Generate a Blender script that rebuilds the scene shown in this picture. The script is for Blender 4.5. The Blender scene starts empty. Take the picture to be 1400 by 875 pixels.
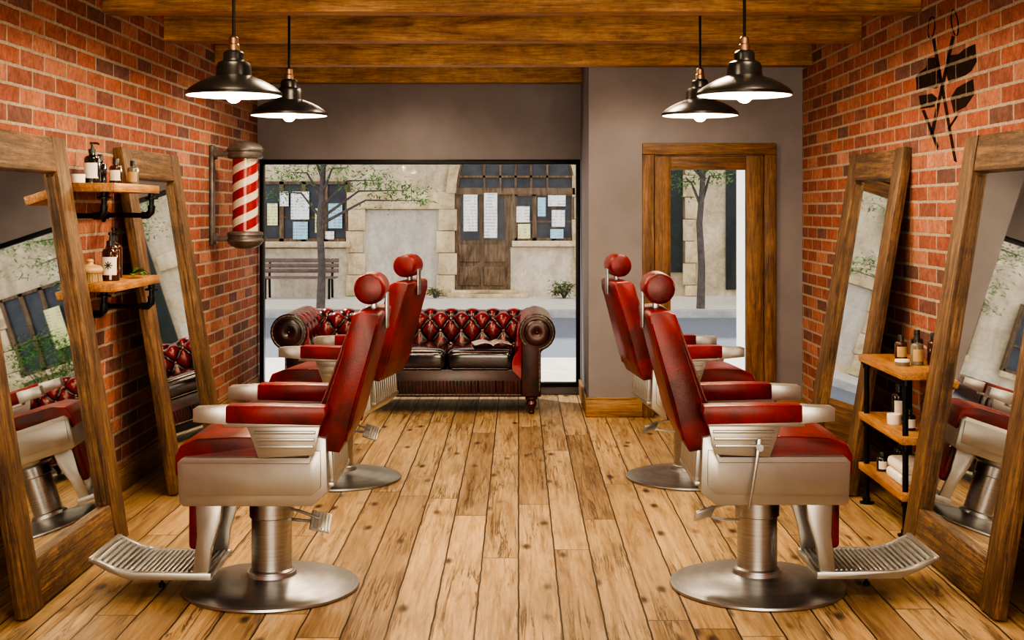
import bpy, bmesh, math, random
from mathutils import Vector, Matrix
random.seed(7)
SC = bpy.context.scene
C = SC.collection
PI = math.pi
H = 1.52                       # eye height
XL, XR = -2.14, 2.07           # side walls
YW, YD = 10.79, 9.60           # window wall, entrance wall
ZC = 2.69                      # ceiling boards

# ------------------------------------------------------------------ materials
def newmat(name):
    m = bpy.data.materials.new(name); m.use_nodes = True
    return m, m.node_tree.nodes['Principled BSDF']
def N(m, t, **kw):
    n = m.node_tree.nodes.new(t)
    for k, v in kw.items(): setattr(n, k, v)
    return n
def L(m, a, b): m.node_tree.links.new(a, b)
def c4(c): return (c[0], c[1], c[2], 1)
def ramp(m, fac, stops, interp='LINEAR'):
    n = N(m, 'ShaderNodeValToRGB'); n.color_ramp.interpolation = interp
    e = n.color_ramp.elements
    while len(e) < len(stops): e.new(.5)
    for i, (p, c) in enumerate(stops):
        e[i].position = p; e[i].color = c4(c) if not isinstance(c, (int, float)) else (c, c, c, 1)
    L(m, fac, n.inputs[0]); return n.outputs[0]
def mixc(m, fac, a, b, mode='MIX'):
    n = N(m, 'ShaderNodeMix', data_type='RGBA', blend_type=mode)
    for v, i in ((fac, 0), (a, 6), (b, 7)):
        if hasattr(v, 'is_linked'): L(m, v, n.inputs[i])
        else: n.inputs[i].default_value = v if i == 0 else c4(v)
    return n.outputs[2]
def math_(m, op, a, b=None):
    n = N(m, 'ShaderNodeMath', operation=op)
    for i, v in enumerate((a, b)):
        if v is None: continue
        if hasattr(v, 'is_linked'): L(m, v, n.inputs[i])
        else: n.inputs[i].default_value = v
    return n.outputs[0]
def objco(m, scale=(1, 1, 1)):
    tc = N(m, 'ShaderNodeTexCoord'); mp = N(m, 'ShaderNodeMapping')
    mp.inputs['Scale'].default_value = scale
    L(m, tc.outputs['Object'], mp.inputs[0]); return mp.outputs[0]
def noise(m, co, scale, detail=4, rough=.55, dist=0):
    n = N(m, 'ShaderNodeTexNoise')
    n.inputs['Scale'].default_value = scale; n.inputs['Detail'].default_value = detail
    n.inputs['Roughness'].default_value = rough; n.inputs['Distortion'].default_value = dist
    L(m, co, n.inputs['Vector']); return n.outputs[0]
def bump(m, b, h, strength, dist=.01):
    n = N(m, 'ShaderNodeBump'); n.inputs['Strength'].default_value = strength
    n.inputs['Distance'].default_value = dist
    L(m, h, n.inputs['Height']); L(m, n.outputs[0], b.inputs['Normal'])

def M(name, col, rough=.5, metal=0., var=.12, sc=18, bmp=0., coat=0., stretch=(1, 1, 1)):
    m, b = newmat(name)
    co = objco(m, stretch); n = noise(m, co, sc)
    lo = tuple(max(0, x * (1 - var)) for x in col); hi = tuple(min(1, x * (1 + var)) for x in col)
    L(m, ramp(m, n, [(.3, lo), (.7, hi)]), b.inputs['Base Color'])
    b.inputs['Roughness'].default_value = rough; b.inputs['Metallic'].default_value = metal
    b.inputs['Coat Weight'].default_value = coat
    if bmp: bump(m, b, n, bmp, .004)
    return m
def paper_mat(name, col):
    m, b = newmat(name)
    tc = N(m, 'ShaderNodeTexCoord'); sp = N(m, 'ShaderNodeSeparateXYZ'); L(m, tc.outputs['Object'], sp.inputs[0])
    ln = ramp(m, math_(m, 'FRACT', math_(m, 'MULTIPLY', sp.outputs[2], 17.)), [(0, 1.), (.55, 0.)], 'CONSTANT')
    n = noise(m, objco(m, (30, 1, 4)), 1, 3)
    f = math_(m, 'MULTIPLY', ln, ramp(m, n, [(.45, 0.), (.55, .5)]))
    L(m, mixc(m, f, col, (.22, .22, .25)), b.inputs['Base Color']); b.inputs['Roughness'].default_value = .7
    return m
def stained(name, lo, mid, hi, sc=1.4):
    m, b = newmat(name); co = objco(m)
    base = ramp(m, noise(m, co, sc, 9, .68, .6), [(.3, lo), (.5, mid), (.68, hi)])
    base = mixc(m, .42, base, ramp(m, noise(m, objco(m, (3.5, 3.5, .5)), 1, 6, .65), [(.35, .55), (.58, 1.1)]), 'MULTIPLY')
    n = noise(m, co, 14, 6, .7); base = mixc(m, .35, base, ramp(m, n, [(.33, .5), (.6, 1.1)]), 'MULTIPLY')
    L(m, base, b.inputs['Base Color']); b.inputs['Roughness'].default_value = .92; bump(m, b, n, .4, .02)
    return m

def wood(name, axis, dark, mid, light, rough=.5, sc=1.0, cross=16., rustic=.6):
    m, b = newmat(name); ax = 'xyz'.index(axis)
    def st(c, a):
        s = [c] * 3; s[ax] = a; return objco(m, s)
    n1 = noise(m, st(cross, 1.8), sc, 8, .72, 1.4)
    n2 = noise(m, st(95., 5.), 1.0, 3, .6)
    n3 = noise(m, objco(m), 4.2, 5, .65)
    n4 = noise(m, st(34., 1.6), 1.0, 5, .65, .8)
    n5 = noise(m, objco(m), 26, 4, .7)
    base = ramp(m, n1, [(.30, dark), (.46, mid), (.60, light), (.76, mid)])
    base = mixc(m, .55, base, ramp(m, n2, [(.3, .3), (.62, 1.05)]), 'MULTIPLY')
    base = mixc(m, .3 + .5 * rustic, base, ramp(m, n3, [(.34, .42), (.6, 1.08)]), 'MULTIPLY')
    base = mixc(m, .5 * rustic, base, ramp(m, n5, [(.35, .35), (.58, 1.1)]), 'MULTIPLY')
    base = mixc(m, math_(m, 'MULTIPLY', ramp(m, n4, [(.465, 0.), (.495, 1.), (.505, 1.), (.535, 0.)]), rustic), base, tuple(x * .45 for x in dark))
    vo = N(m, 'ShaderNodeTexVoronoi'); vo.inputs['Scale'].default_value = 1; L(m, st(6.5, 2.2), vo.inputs['Vector'])
    base = mixc(m, math_(m, 'MULTIPLY', ramp(m, vo.outputs['Distance'], [(.05, 1.), (.16, 0.)]), rustic), base, tuple(x * .4 for x in dark))
    L(m, base, b.inputs['Base Color']); b.inputs['Roughness'].default_value = rough
    bump(m, b, math_(m, 'ADD', math_(m, 'ADD', n1, n2), n4), .5, .006)
    return m

def brick_nodes(m):
    tc = N(m, 'ShaderNodeTexCoord'); sp = N(m, 'ShaderNodeSeparateXYZ'); cb = N(m, 'ShaderNodeCombineXYZ')
    L(m, tc.outputs['Object'], sp.inputs[0]); L(m, sp.outputs[1], cb.inputs[0]); L(m, sp.outputs[2], cb.inputs[1])
    wob = N(m, 'ShaderNodeTexNoise'); wob.inputs['Scale'].default_value = 22; L(m, tc.outputs['Object'], wob.inputs['Vector'])
    vm = N(m, 'ShaderNodeVectorMath', operation='MULTIPLY_ADD'); L(m, wob.outputs['Color'], vm.inputs[0])
    vm.inputs[1].default_value = (.008, .008, 0); L(m, cb.outputs[0], vm.inputs[2])
    br = N(m, 'ShaderNodeTexBrick'); br.offset = .5
    for k, v in (('Color1', (0, 0, 0, 1)), ('Color2', (1, 1, 1, 1)), ('Mortar', (.5, .5, .5, 1)), ('Scale', 1), ('Mortar Size', .0085),
                 ('Mortar Smooth', .25), ('Bias', 0), ('Brick Width', .29), ('Row Height', .082)):
        br.inputs[k].default_value = v
    L(m, vm.outputs[0], br.inputs['Vector'])
    return tc, br
def brick_mat():
    m, b = newmat('red_brick')
    tc, br = brick_nodes(m)
    col = ramp(m, br.outputs['Color'], [(.0, (.15, .075, .066)), (.10, (.21, .092, .078)), (.2, (.28, .090, .060)), (.34, (.37, .115, .070)), (.46, (.26, .088, .064)), (.58, (.43, .160, .098)), (.68, (.46, .205, .135)), (.78, (.32, .092, .060)), (.86, (.23, .098, .080)), (.94, (.36, .125, .078)), (1., (.17, .082, .070))])
    n = noise(m, tc.outputs['Object'], 34, 6, .7); n0 = noise(m, tc.outputs['Object'], 9, 4, .6)
    col = mixc(m, .75, col, ramp(m, n, [(.3, .42), (.66, 1.25)]), 'MULTIPLY')
    col = mixc(m, .4, col, ramp(m, n0, [(.35, .55), (.62, 1.15)]), 'MULTIPLY')
    mort = ramp(m, noise(m, tc.outputs['Object'], 60, 3), [(.3, (.27, .22, .17)), (.7, (.43, .365, .29))])
    L(m, mixc(m, br.outputs['Fac'], col, mort), b.inputs['Base Color'])
    b.inputs['Roughness'].default_value = .85; b.inputs['Specular IOR Level'].default_value = .3
    hgt = math_(m, 'ADD', math_(m, 'MULTIPLY', br.outputs['Fac'], -.8), math_(m, 'MULTIPLY', n, .7))
    bump(m, b, hgt, .75, .008)
    return m
def decal_mat():
    m, b = newmat('faded_black_paint')
    tc, br = brick_nodes(m)
    b.inputs['Base Color'].default_value = (.034, .023, .019, 1); b.inputs['Roughness'].default_value = 1.
    b.inputs['Specular IOR Level'].default_value = 0.
    n = noise(m, tc.outputs['Object'], 38, 5, .75)
    a = math_(m, 'MULTIPLY', ramp(m, br.outputs['Fac'], [(0, 1.), (.6, .22)]), ramp(m, n, [(.34, .40), (.54, .86)]))
    L(m, a, b.inputs['Alpha'])
    return m

def floor_mat():
    m, b = newmat('oak_planks')
    tc = N(m, 'ShaderNodeTexCoord'); sp = N(m, 'ShaderNodeSeparateXYZ'); L(m, tc.outputs['Object'], sp.inputs[0])
    W = .158
    wv = N(m, 'ShaderNodeTexNoise'); wv.inputs['Scale'].default_value = 6.; wv.inputs['Detail'].default_value = 5; L(m, tc.outputs['Object'], wv.inputs['Vector'])
    xx = math_(m, 'ADD', sp.outputs[0], math_(m, 'MULTIPLY', math_(m, 'SUBTRACT', wv.outputs[0], .5), .012))
    row = math_(m, 'FLOOR', math_(m, 'DIVIDE', xx, W))
    wn = N(m, 'ShaderNodeTexWhiteNoise', noise_dimensions='1D'); L(m, row, wn.inputs['W'])
    yy = math_(m, 'ADD', sp.outputs[1], math_(m, 'MULTIPLY', wn.outputs[0], 9.))
    cb = N(m, 'ShaderNodeCombineXYZ'); L(m, yy, cb.inputs[0]); L(m, xx, cb.inputs[1])
    br = N(m, 'ShaderNodeTexBrick'); br.offset = 0
    for k, v in (('Color1', (0, 0, 0, 1)), ('Color2', (1, 1, 1, 1)), ('Mortar', (.5, .5, .5, 1)), ('Scale', 1), ('Mortar Size', .0042),
                 ('Mortar Smooth', .5), ('Bias', 0), ('Brick Width', 2.4), ('Row Height', W)):
        br.inputs[k].default_value = v
    L(m, cb.outputs[0], br.inputs['Vector'])
    rnd = N(m, 'ShaderNodeRGBToBW'); L(m, br.outputs['Color'], rnd.inputs[0]); rnd = rnd.outputs[0]
    def co(ax, ay):
        c = N(m, 'ShaderNodeCombineXYZ'); L(m, math_(m, 'MULTIPLY', sp.outputs[0], ax), c.inputs[0])
        L(m, math_(m, 'MULTIPLY', sp.outputs[1], ay), c.inputs[1]); L(m, math_(m, 'MULTIPLY', rnd, 40.), c.inputs[2]); return c.outputs[0]
    g1 = noise(m, co(18, 1.2), 1, 8, .67, 1.1); g2 = noise(m, co(85, 4), 1, 3, .6); g3 = noise(m, co(6, 2.0), 1, 6, .64); g4 = noise(m, co(20, .7), 1, 5, .62, .6); g5 = noise(m, co(4, 1.2), 1, 2, .5)
    g7 = noise(m, tc.outputs['Object'], 42, 4, .7)
    base = ramp(m, g1, [(.26, (.21, .125, .058)), (.43, (.385, .252, .122)), (.58, (.53, .375, .200)), (.75, (.425, .285, .142))])
    base = mixc(m, .95, base, ramp(m, rnd, [(0, (.60, .53, .46)), (.3, (.82, .77, .71)), (.65, (1.0, .97, .92)), (1, (1.18, 1.11, 1.0))]), 'MULTIPLY')
    base = mixc(m, .5, base, ramp(m, g2, [(.3, .40), (.62, 1.05)]), 'MULTIPLY')
    base = mixc(m, .5, base, ramp(m, g3, [(.30, .45), (.50, 1.02)]), 'MULTIPLY')
    base = mixc(m, .45, base, ramp(m, g7, [(.28, .25), (.42, 1.02)]), 'MULTIPLY')
    cr = math_(m, 'MULTIPLY', ramp(m, g4, [(.475, 0.), (.494, 1.), (.506, 1.), (.525, 0.)]), ramp(m, g5, [(.45, 0.), (.58, .85)]))
    base = mixc(m, cr, base, (.055, .027, .013))
    vo = N(m, 'ShaderNodeTexVoronoi'); vo.inputs['Scale'].default_value = 1; L(m, co(7.5, 3.2), vo.inputs['Vector'])
    base = mixc(m, ramp(m, vo.outputs['Distance'], [(.06, 1.), (.11, .75), (.21, 0.)]), base, (.045, .021, .010))
    base = mixc(m, br.outputs['Fac'], base, (.012, .007, .004))
    L(m, base, b.inputs['Base Color'])
    L(m, ramp(m, g1, [(.3, .50), (.7, .32)]), b.inputs['Roughness'])
    hgt = math_(m, 'ADD', math_(m, 'MULTIPLY', br.outputs['Fac'], -1.6), math_(m, 'MULTIPLY', math_(m, 'ADD', g1, math_(m, 'SUBTRACT', g2, cr)), .45))
    bump(m, b, hgt, .5, .008)
    return m

def leather(name, dark, light, rough=.3, point=False, pleat=None, lo=.38, hi=.62, coat=.12, sc=5, spec=.5, crough=.3):
    m, b = newmat(name)
    co = objco(m)
    n = noise(m, co, sc, 6, .68)
    fac = n
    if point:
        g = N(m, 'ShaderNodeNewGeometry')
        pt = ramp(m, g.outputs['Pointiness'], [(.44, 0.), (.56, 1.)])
        fac = math_(m, 'ADD', math_(m, 'MULTIPLY', pt, .55), math_(m, 'MULTIPLY', n, .45))  # random mottle plus crease shade painted into the colour
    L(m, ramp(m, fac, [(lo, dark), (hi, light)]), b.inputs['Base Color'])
    b.inputs['Roughness'].default_value = rough; b.inputs['Specular IOR Level'].default_value = spec
    b.inputs['Coat Weight'].default_value = coat; b.inputs['Coat Roughness'].default_value = crough
    v = N(m, 'ShaderNodeTexVoronoi'); v.inputs['Scale'].default_value = 160; L(m, co, v.inputs['Vector'])
    h = math_(m, 'ADD', math_(m, 'MULTIPLY', v.outputs[0], .10), math_(m, 'MULTIPLY', noise(m, co, 24, 3), .22))
    if pleat:
        sp = N(m, 'ShaderNodeSeparateXYZ'); L(m, co, sp.inputs[0])
        w = math_(m, 'SINE', math_(m, 'MULTIPLY', sp.outputs['XYZ'.index(pleat)], 2 * PI / .05))
        h = math_(m, 'ADD', h, math_(m, 'MULTIPLY', math_(m, 'ABSOLUTE', w), .16))
    bump(m, b, h, .3, .006)
    return m

def stripe_mat():
    m, b = newmat('barber_stripes')
    tc = N(m, 'ShaderNodeTexCoord'); sp = N(m, 'ShaderNodeSeparateXYZ'); L(m, tc.outputs['Object'], sp.inputs[0])
    a = math_(m, 'DIVIDE', math_(m, 'ARCTAN2', sp.outputs[1], sp.outputs[0]), 2 * PI)
    t = math_(m, 'FRACT', math_(m, 'SUBTRACT', math_(m, 'MULTIPLY', a, 2.), math_(m, 'MULTIPLY', sp.outputs[2], 8.2)))
    L(m, ramp(m, t, [(0, (.29, .010, .012)), (.54, (.62, .57, .49))], 'CONSTANT'), b.inputs['Base Color'])
    b.inputs['Roughness'].default_value = .25; b.inputs['Coat Weight'].default_value = .3
    return m

def pane_mat(name, gl=.04):
    m = bpy.data.materials.new(name); m.use_nodes = True
    nt = m.node_tree; nt.nodes.clear()
    o = N(m, 'ShaderNodeOutputMaterial'); mx = N(m, 'ShaderNodeMixShader'); t = N(m, 'ShaderNodeBsdfTransparent'); g = N(m, 'ShaderNodeBsdfGlossy')
    g.inputs['Roughness'].default_value = .02
    lw = N(m, 'ShaderNodeLayerWeight'); lw.inputs[0].default_value = .15
    L(m, math_(m, 'MULTIPLY', lw.outputs[0], gl * 4), mx.inputs[0])
    L(m, t.outputs[0], mx.inputs[1]); L(m, g.outputs[0], mx.inputs[2]); L(m, mx.outputs[0], o.inputs[0])
    return m
def emit_mat(name, col, s):
    m, b = newmat(name)
    b.inputs['Base Color'].default_value = c4(col); b.inputs['Emission Color'].default_value = c4(col); b.inputs['Emission Strength'].default_value = s
    return m

DK, MD, LT = (.045, .021, .010), (.155, .078, .034), (.275, .152, .068)
m_brick = brick_mat(); m_floor = floor_mat(); m_decal = decal_mat()
m_wx, m_wy, m_wz = (wood('rustic_wood_' + a, a, DK, MD, LT, .6, 1., 20., .75) for a in 'xyz')
m_beam = wood('beam_wood', 'x', (.21, .095, .034), (.45, .240, .092), (.59, .350, .145), .6, 1., 9., .42)
m_ceil = wood('ceiling_boards', 'x', (.05, .02, .007), (.14, .06, .02), (.20, .09, .03), .6)
m_doorz = wood('door_wood_z', 'z', (.065, .029, .011), (.215, .102, .037), (.31, .157, .059), .5, 1, 18., .4)
m_doorx = wood('door_wood_x', 'x', (.065, .029, .011), (.215, .102, .037), (.31, .157, .059), .5, 1, 18., .4)
m_shelf = wood('shelf_wood', 'y', (.22, .08, .02), (.45, .20, .055), (.58, .29, .09), .45, 1, 16, .35)
m_base = wood('skirting_wood', 'y', (.16, .08, .03), (.36, .20, .08), (.46, .265, .11), .5, 1, 16, .3)
m_basex = wood('skirting_wood_x', 'x', (.16, .07, .02), (.36, .19, .065), (.45, .25, .09), .5, 1, 16, .3)
m_grey = M('grey_paint', (.215, .203, .225), .75, 0, .1, 3, .05)
m_white = M('white_render', (.86, .86, .85), .7, 0, .02, 5)
m_black = M('black_metal', (.012, .012, .013), .38, .6, .3, 30)
m_blackpaint = M('black_enamel', (.012, .011, .011), .3, 0, .2, 20)
m_lining = M('white_enamel', (.86, .83, .76), .4, 0, .03, 12)
m_copper = M('copper', (.38, .24, .15), .38, 1., .15, 25)
m_champ = M('champagne_metal', (.405, .405, .395), .34, .82, .05, 10)
m_steel = M('brushed_steel', (.42, .43, .45), .34, 1., .14, 8, 0, 0, (1, 1, 30))
m_steel2 = M('steel_ribs', (.44, .44, .44), .38, .9, .15, 30)
m_chrome = M('chrome', (.62, .64, .66), .2, 1., .04, 20)
m_pewter = M('antique_pewter', (.165, .15, .145), .42, .65, .35, 14)
m_red = leather('red_leather', (.060, .002, .003), (.200, .005, .007), .36, lo=.38, hi=.60, sc=5.5, coat=.08, spec=.40)
m_pleat = leather('pleated_red_leather', (.058, .002, .003), (.175, .005, .006), .37, pleat='Y', lo=.38, hi=.6, coat=.08, spec=.40)
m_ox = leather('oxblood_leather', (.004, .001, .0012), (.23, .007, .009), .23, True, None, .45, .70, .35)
m_oxp = leather('oxblood_panel', (.006, .0015, .002), (.070, .004, .005), .27, False, None, .42, .70, .3, 4.)
m_oxcush = leather('oxblood_cushion', (.006, .0055, .012), (.032, .0035, .009), .14, False, None, .48, .80, 1., 3., .5, .10)
m_legwood = M('dark_red_wood', (.05, .009, .006), .25, 0, .3, 15, 0, .4)
m_stripe = stripe_mat()
m_pane = pane_mat('window_glass'); m_bulb = emit_mat('bulb_glow', (1., .80, .5), 12.)
m_mirror, _b = newmat('mirror_glass')
_n = noise(m_mirror, objco(m_mirror), 3)
L(m_mirror, ramp(m_mirror, _n, [(.3, (.82, .83, .82)), (.7, (.86, .87, .86))]), _b.inputs['Base Color'])
_b.inputs['Metallic'].default_value = 1; _b.inputs['Roughness'].default_value = .015

# ------------------------------------------------------------------ mesh helpers
def merge(bm, t, mat4=None):
    if mat4 is not None: bmesh.ops.transform(t, matrix=mat4, verts=t.verts)
    me = bpy.data.meshes.new('tmp'); t.to_mesh(me); t.free(); bm.from_mesh(me); bpy.data.meshes.remove(me)
def box(bm, x0, x1, y0, y1, z0, z1, bev=0., seg=2, mat4=None):
    t = bmesh.new(); bmesh.ops.create_cube(t, size=1)
    for v in t.verts:
        v.co = Vector(((x0 + x1) / 2 + v.co.x * (x1 - x0), (y0 + y1) / 2 + v.co.y * (y1 - y0), (z0 + z1) / 2 + v.co.z * (z1 - z0)))
    if bev: bmesh.ops.bevel(t, geom=list(t.edges), offset=bev, segments=seg, affect='EDGES', profile=.5, clamp_overlap=True)
    merge(bm, t, mat4)
def prism(bm, pts, axis, a0, a1, bev=0., seg=2, mat4=None):
    t = bmesh.new()
    def P(p, a): return {'x': (a, p[0], p[1]), 'y': (p[0], a, p[1]), 'z': (p[0], p[1], a)}[axis]
    A = [t.verts.new(P(p, a0)) for p in pts]; B = [t.verts.new(P(p, a1)) for p in pts]
    t.faces.new(A); t.faces.new(list(reversed(B)))
    n = len(pts)
    for i in range(n): t.faces.new((A[i], B[i], B[(i + 1) % n], A[(i + 1) % n]))
    bmesh.ops.recalc_face_normals(t, faces=t.faces)
    if bev: bmesh.ops.bevel(t, geom=list(t.edges), offset=bev, segments=seg, affect='EDGES', profile=.5, clamp_overlap=True)
    merge(bm, t, mat4)
def lathe(bm, prof, seg=32, mat4=None):
    t = bmesh.new(); rings = []
    for r, z in prof:
        if r < 1e-6: rings.append([t.verts.new((0, 0, z))])
        else: rings.append([t.verts.new((r * math.cos(2 * PI * i / seg), r * math.sin(2 * PI * i / seg), z)) for i in range(seg)])
    for a, b in zip(rings, rings[1:]):
        for i in range(seg):
            j = (i + 1) % seg
            f = [a[i % len(a)], a[j % len(a)], b[j % len(b)], b[i % len(b)]]
            u = []
            for v in f:
                if v not in u: u.append(v)
            if len(u) > 2: t.faces.new(u)
    merge(bm, t, mat4)
def tube(bm, pts, r, seg=10):
    t = bmesh.new(); pts = [Vector(p) for p in pts]; n = len(pts)
    rs = r if isinstance(r, (list, tuple)) else [r] * n
    rings = []; up = None
    for i, p in enumerate(pts):
        d = (pts[min(i + 1, n - 1)] - pts[max(i - 1, 0)]).normalized()
        if up is None: up = d.orthogonal().normalized()
        up = (up - d * up.dot(d)).normalized(); s = d.cross(up)
        rings.append([t.verts.new(p + (up * math.cos(2 * PI * k / seg) + s * math.sin(2 * PI * k / seg)) * rs[i]) for k in range(seg)])
    for a, b in zip(rings, rings[1:]):
        for k in range(seg): t.faces.new((a[k], a[(k + 1) % seg], b[(k + 1) % seg], b[k]))
    t.faces.new(rings[0]); t.faces.new(rings[-1]); merge(bm, t)
def build(name, bm, mat, parent=None, smooth=35):
    bmesh.ops.recalc_face_normals(bm, faces=bm.faces)
    me = bpy.data.meshes.new(name); bm.to_mesh(me); bm.free()
    if smooth:
        for p in me.polygons: p.use_smooth = True
        me.set_sharp_from_angle(angle=math.radians(smooth))
    me.materials.append(mat)
    o = bpy.data.objects.new(name, me); C.objects.link(o)
    if parent: o.parent = parent
    return o
def B(): return bmesh.new()
def one(fn, *a, **k):
    bm = B(); fn(bm, *a, **k); return bm
def tag(o, label, cat, group=None):
    o['label'] = label; o['category'] = cat
    if group: o['group'] = group
    return o
def thing(name, label, cat, loc=(0, 0, 0), rot=(0, 0, 0), group=None):
    o = bpy.data.objects.new(name, None); C.objects.link(o); o.location = loc; o.rotation_euler = rot
    o.empty_display_size = .1
    return tag(o, label, cat, group)
def struct(name, bm, mat, parent=None, label=None):
    o = build(name, bm, mat, parent)
    if not parent: o['kind'] = 'structure'
    if label: o['label'] = label
    return o
def dup(o, parent=None):
    c = o.copy(); C.objects.link(c); c.parent = parent
    for ch in list(o.children): dup(ch, c)
    return c

# ------------------------------------------------------------------ the room
struct('floor', one(box, XL, XR, -1.6, 10.95, -.12, 0), m_floor, label='rustic oak plank floor')
struct('wall_left', one(box, XL - .2, XL, -1.6, 10.95, -.12, 2.9), m_brick, label='red brick wall on the left')
struct('wall_right', one(box, XR, XR + .2, -1.6, 10.95, -.12, 2.9), m_brick, label='red brick wall on the right')
struct('wall_behind', one(box, XL, XR, -1.75, -1.6, 0, 2.9), m_grey, label='grey wall behind the viewer')
struct('ceiling', one(box, XL, XR, -1.6, 11.55, ZC, ZC + .1), m_ceil, label='dark boards above the beams')  # runs out past the window as an unseen eave added to block sun
WZ0, WZ1 = .06, 1.92
bm = B(); box(bm, XL, .512, YW, 10.95, WZ1, ZC); box(bm, XL, .512, YW, 10.95, 0, WZ0)
struct('wall_back', bm, m_grey, label='grey painted wall above the shop window')
DX0, DX1, DZ = .901, 1.872, 1.995
bm = B()
box(bm, .512, DX0, YD, YD + .15, 0, ZC); box(bm, DX1, XR, YD, YD + .15, 0, ZC); box(bm, DX0, DX1, YD, YD + .15, DZ, ZC)
box(bm, .512, .66, YD + .15, 10.95, 0, ZC)
struct('wall_entrance', bm, m_grey, label='grey painted wall around the glazed door')
struct('wall_recess', one(box, 1.93, XR, YD + .15, 10.95, 0, ZC), m_white, label='white outer side of the entrance recess')
def skirting(x0, x1, y0, y1, bm=None):
    bm = bm or B(); box(bm, x0, x1, y0, y1, 0, .125, .004); return bm
bm = skirting(XL, XL + .022, -1.6, YW); box(bm, XL, XL + .014, -1.6, YW, .125, .14, .003)
struct('baseboard_left', bm, m_base)
bm = skirting(XR - .022, XR, -1.6, YD); box(bm, XR - .014, XR, -1.6, YD, .125, .14, .003)
struct('baseboard_right', bm, m_base)
bm = B(); box(bm, .49, DX0, YD - .022, YD, 0, .125, .004); box(bm, .496, DX0, YD - .014, YD, .125, .145, .003)
box(bm, .49, .512, YD, YW, 0, .125, .004)
box(bm, DX1, XR - .022, YD - .022, YD, 0, .125, .004)
struct('baseboard_entrance', bm, m_basex)
# shop window
w = bpy.data.objects.new('window_1', None); C.objects.link(w); w['kind'] = 'structure'; w['label'] = 'large black framed shop window to the street'
fx0, fx1 = XL + .02, .505
for q in ((fx0, fx0 + .035, WZ0 + .035, WZ1 - .04), (fx1 - .035, fx1, WZ0 + .035, WZ1 - .04), (fx0, fx1, WZ1 - .04, WZ1), (fx0, fx1, WZ0, WZ0 + .035)):
    build('window_frame', one(box, q[0], q[1], YW - .02, YW + .05, q[2], q[3], .003), m_black, w)
build('window_pane', one(box, fx0 + .03, fx1 - .03, YW + .01, YW + .018, WZ0 + .03, WZ1 - .03), m_pane, w)
# glazed door
d = bpy.data.objects.new('door_1', None); C.objects.link(d); d['kind'] = 'structure'; d['label'] = 'glazed wooden door in a thick wooden frame'
fw = .085
for x in (DX0, DX1 - fw): build('door_jamb', one(box, x, x + fw, YD - .035, YD + .12, 0, DZ - fw, .006), m_doorz, d)
build('door_head', one(box, DX0, DX1, YD - .035, YD + .12, DZ - fw, DZ, .006), m_doorx, d)
lx0, lx1, lz1 = DX0 + fw + .004, DX1 - fw - .004, DZ - fw - .004
for a, b in ((lx0, lx0 + .118), (lx1 - .125, lx1)): build('door_stile', one(box, a, b, YD - .015, YD + .045, .01, lz1, .004), m_doorz, d)
for a, b in ((.01, .29), (lz1 - .105, lz1)): build('door_rail', one(box, lx0 + .118, lx1 - .125, YD - .015, YD + .045, a, b, .004), m_doorx, d)
build('door_glass', one(box, lx0 + .115, lx1 - .122, YD + .015, YD + .021, .285, lz1 - .10), m_pane, d)
# ceiling beams
for (y1, x1, lab) in ((6.91, XR, 'stained timber ceiling beam at the top edge, nearest the camera'),
                      (8.08, XR, 'second stained timber ceiling beam from the camera'),
                      (9.42, XR, 'stained timber ceiling beam right in front of the grey door wall'),
                      (10.69, .512, 'shortest timber ceiling beam, above the sofa and shop window')):
    bm = one(box, XL, x1, y1 - .15, y1, 2.53, ZC, .008, 2)
    tag(build('ceiling_beam', bm, m_beam), lab, 'beam', 'ceiling beams')

# ------------------------------------------------------------------ pendant lamps
def pendant(loc, label):
    t = thing('pendant_lamp', label, 'lamp', loc, group='pendant lamps')
    prof = [(.206, -.004), (.210, -.002), (.210, .010), (.205, .016), (.186, .032), (.158, .050), (.124, .067), (.094, .078), (.080, .083), (.078, .090), (.076, .124), (.070, .140), (.058, .148), (.048, .151), (.046, .157), (.045, .184), (.038, .193), (.028, .197), (0, .198)]
    s = build('lamp_shade', one(lathe, prof, 48), m_blackpaint, t)
    inn = [(.205, -.003), (.203, .010), (.182, .027), (.154, .045), (.120, .062), (.090, .073), (.074, .080), (0, .09)]
    build('shade_lining', one(lathe, inn, 48), m_lining, s)
    build('socket', one(lathe, [(.0, .196), (.025, .196), (.025, .220), (.021, .225), (.021, .250), (.014, .258), (0, .260)], 24), m_copper, t)
    build('cord', one(tube, [(0, 0, .255), (0, 0, ZC - loc[2])], .007, 8), m_black, t)
    b = [(0, -.036)] + [(.037 * math.sin(a), .001 - .037 * math.cos(a)) for a in [PI * k / 10 for k in range(1, 8)]] + [(.02, .045), (.018, .085)]
    build('bulb', one(lathe, b, 20), m_bulb, t)
    li = bpy.data.lights.new('bulb_light', 'POINT'); li.energy = 22; li.color = (1, .78, .50); li.shadow_soft_size = .02
    o = bpy.data.objects.new('bulb_light', li); C.objects.link(o); o.location = (loc[0], loc[1], loc[2] - .07)
pendant((-1.255, 5.8, 2.02), 'black pendant lamp at upper left, larger and nearer the camera')
pendant((-1.255, 7.2, 2.03), 'black pendant lamp at upper left, further back and smaller')
pendant((.995, 5.8, 2.02), 'black pendant lamp at upper right, larger and nearer the camera')
pendant((.992, 7.2, 2.03), 'black pendant lamp at upper right, further back and smaller')

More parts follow.
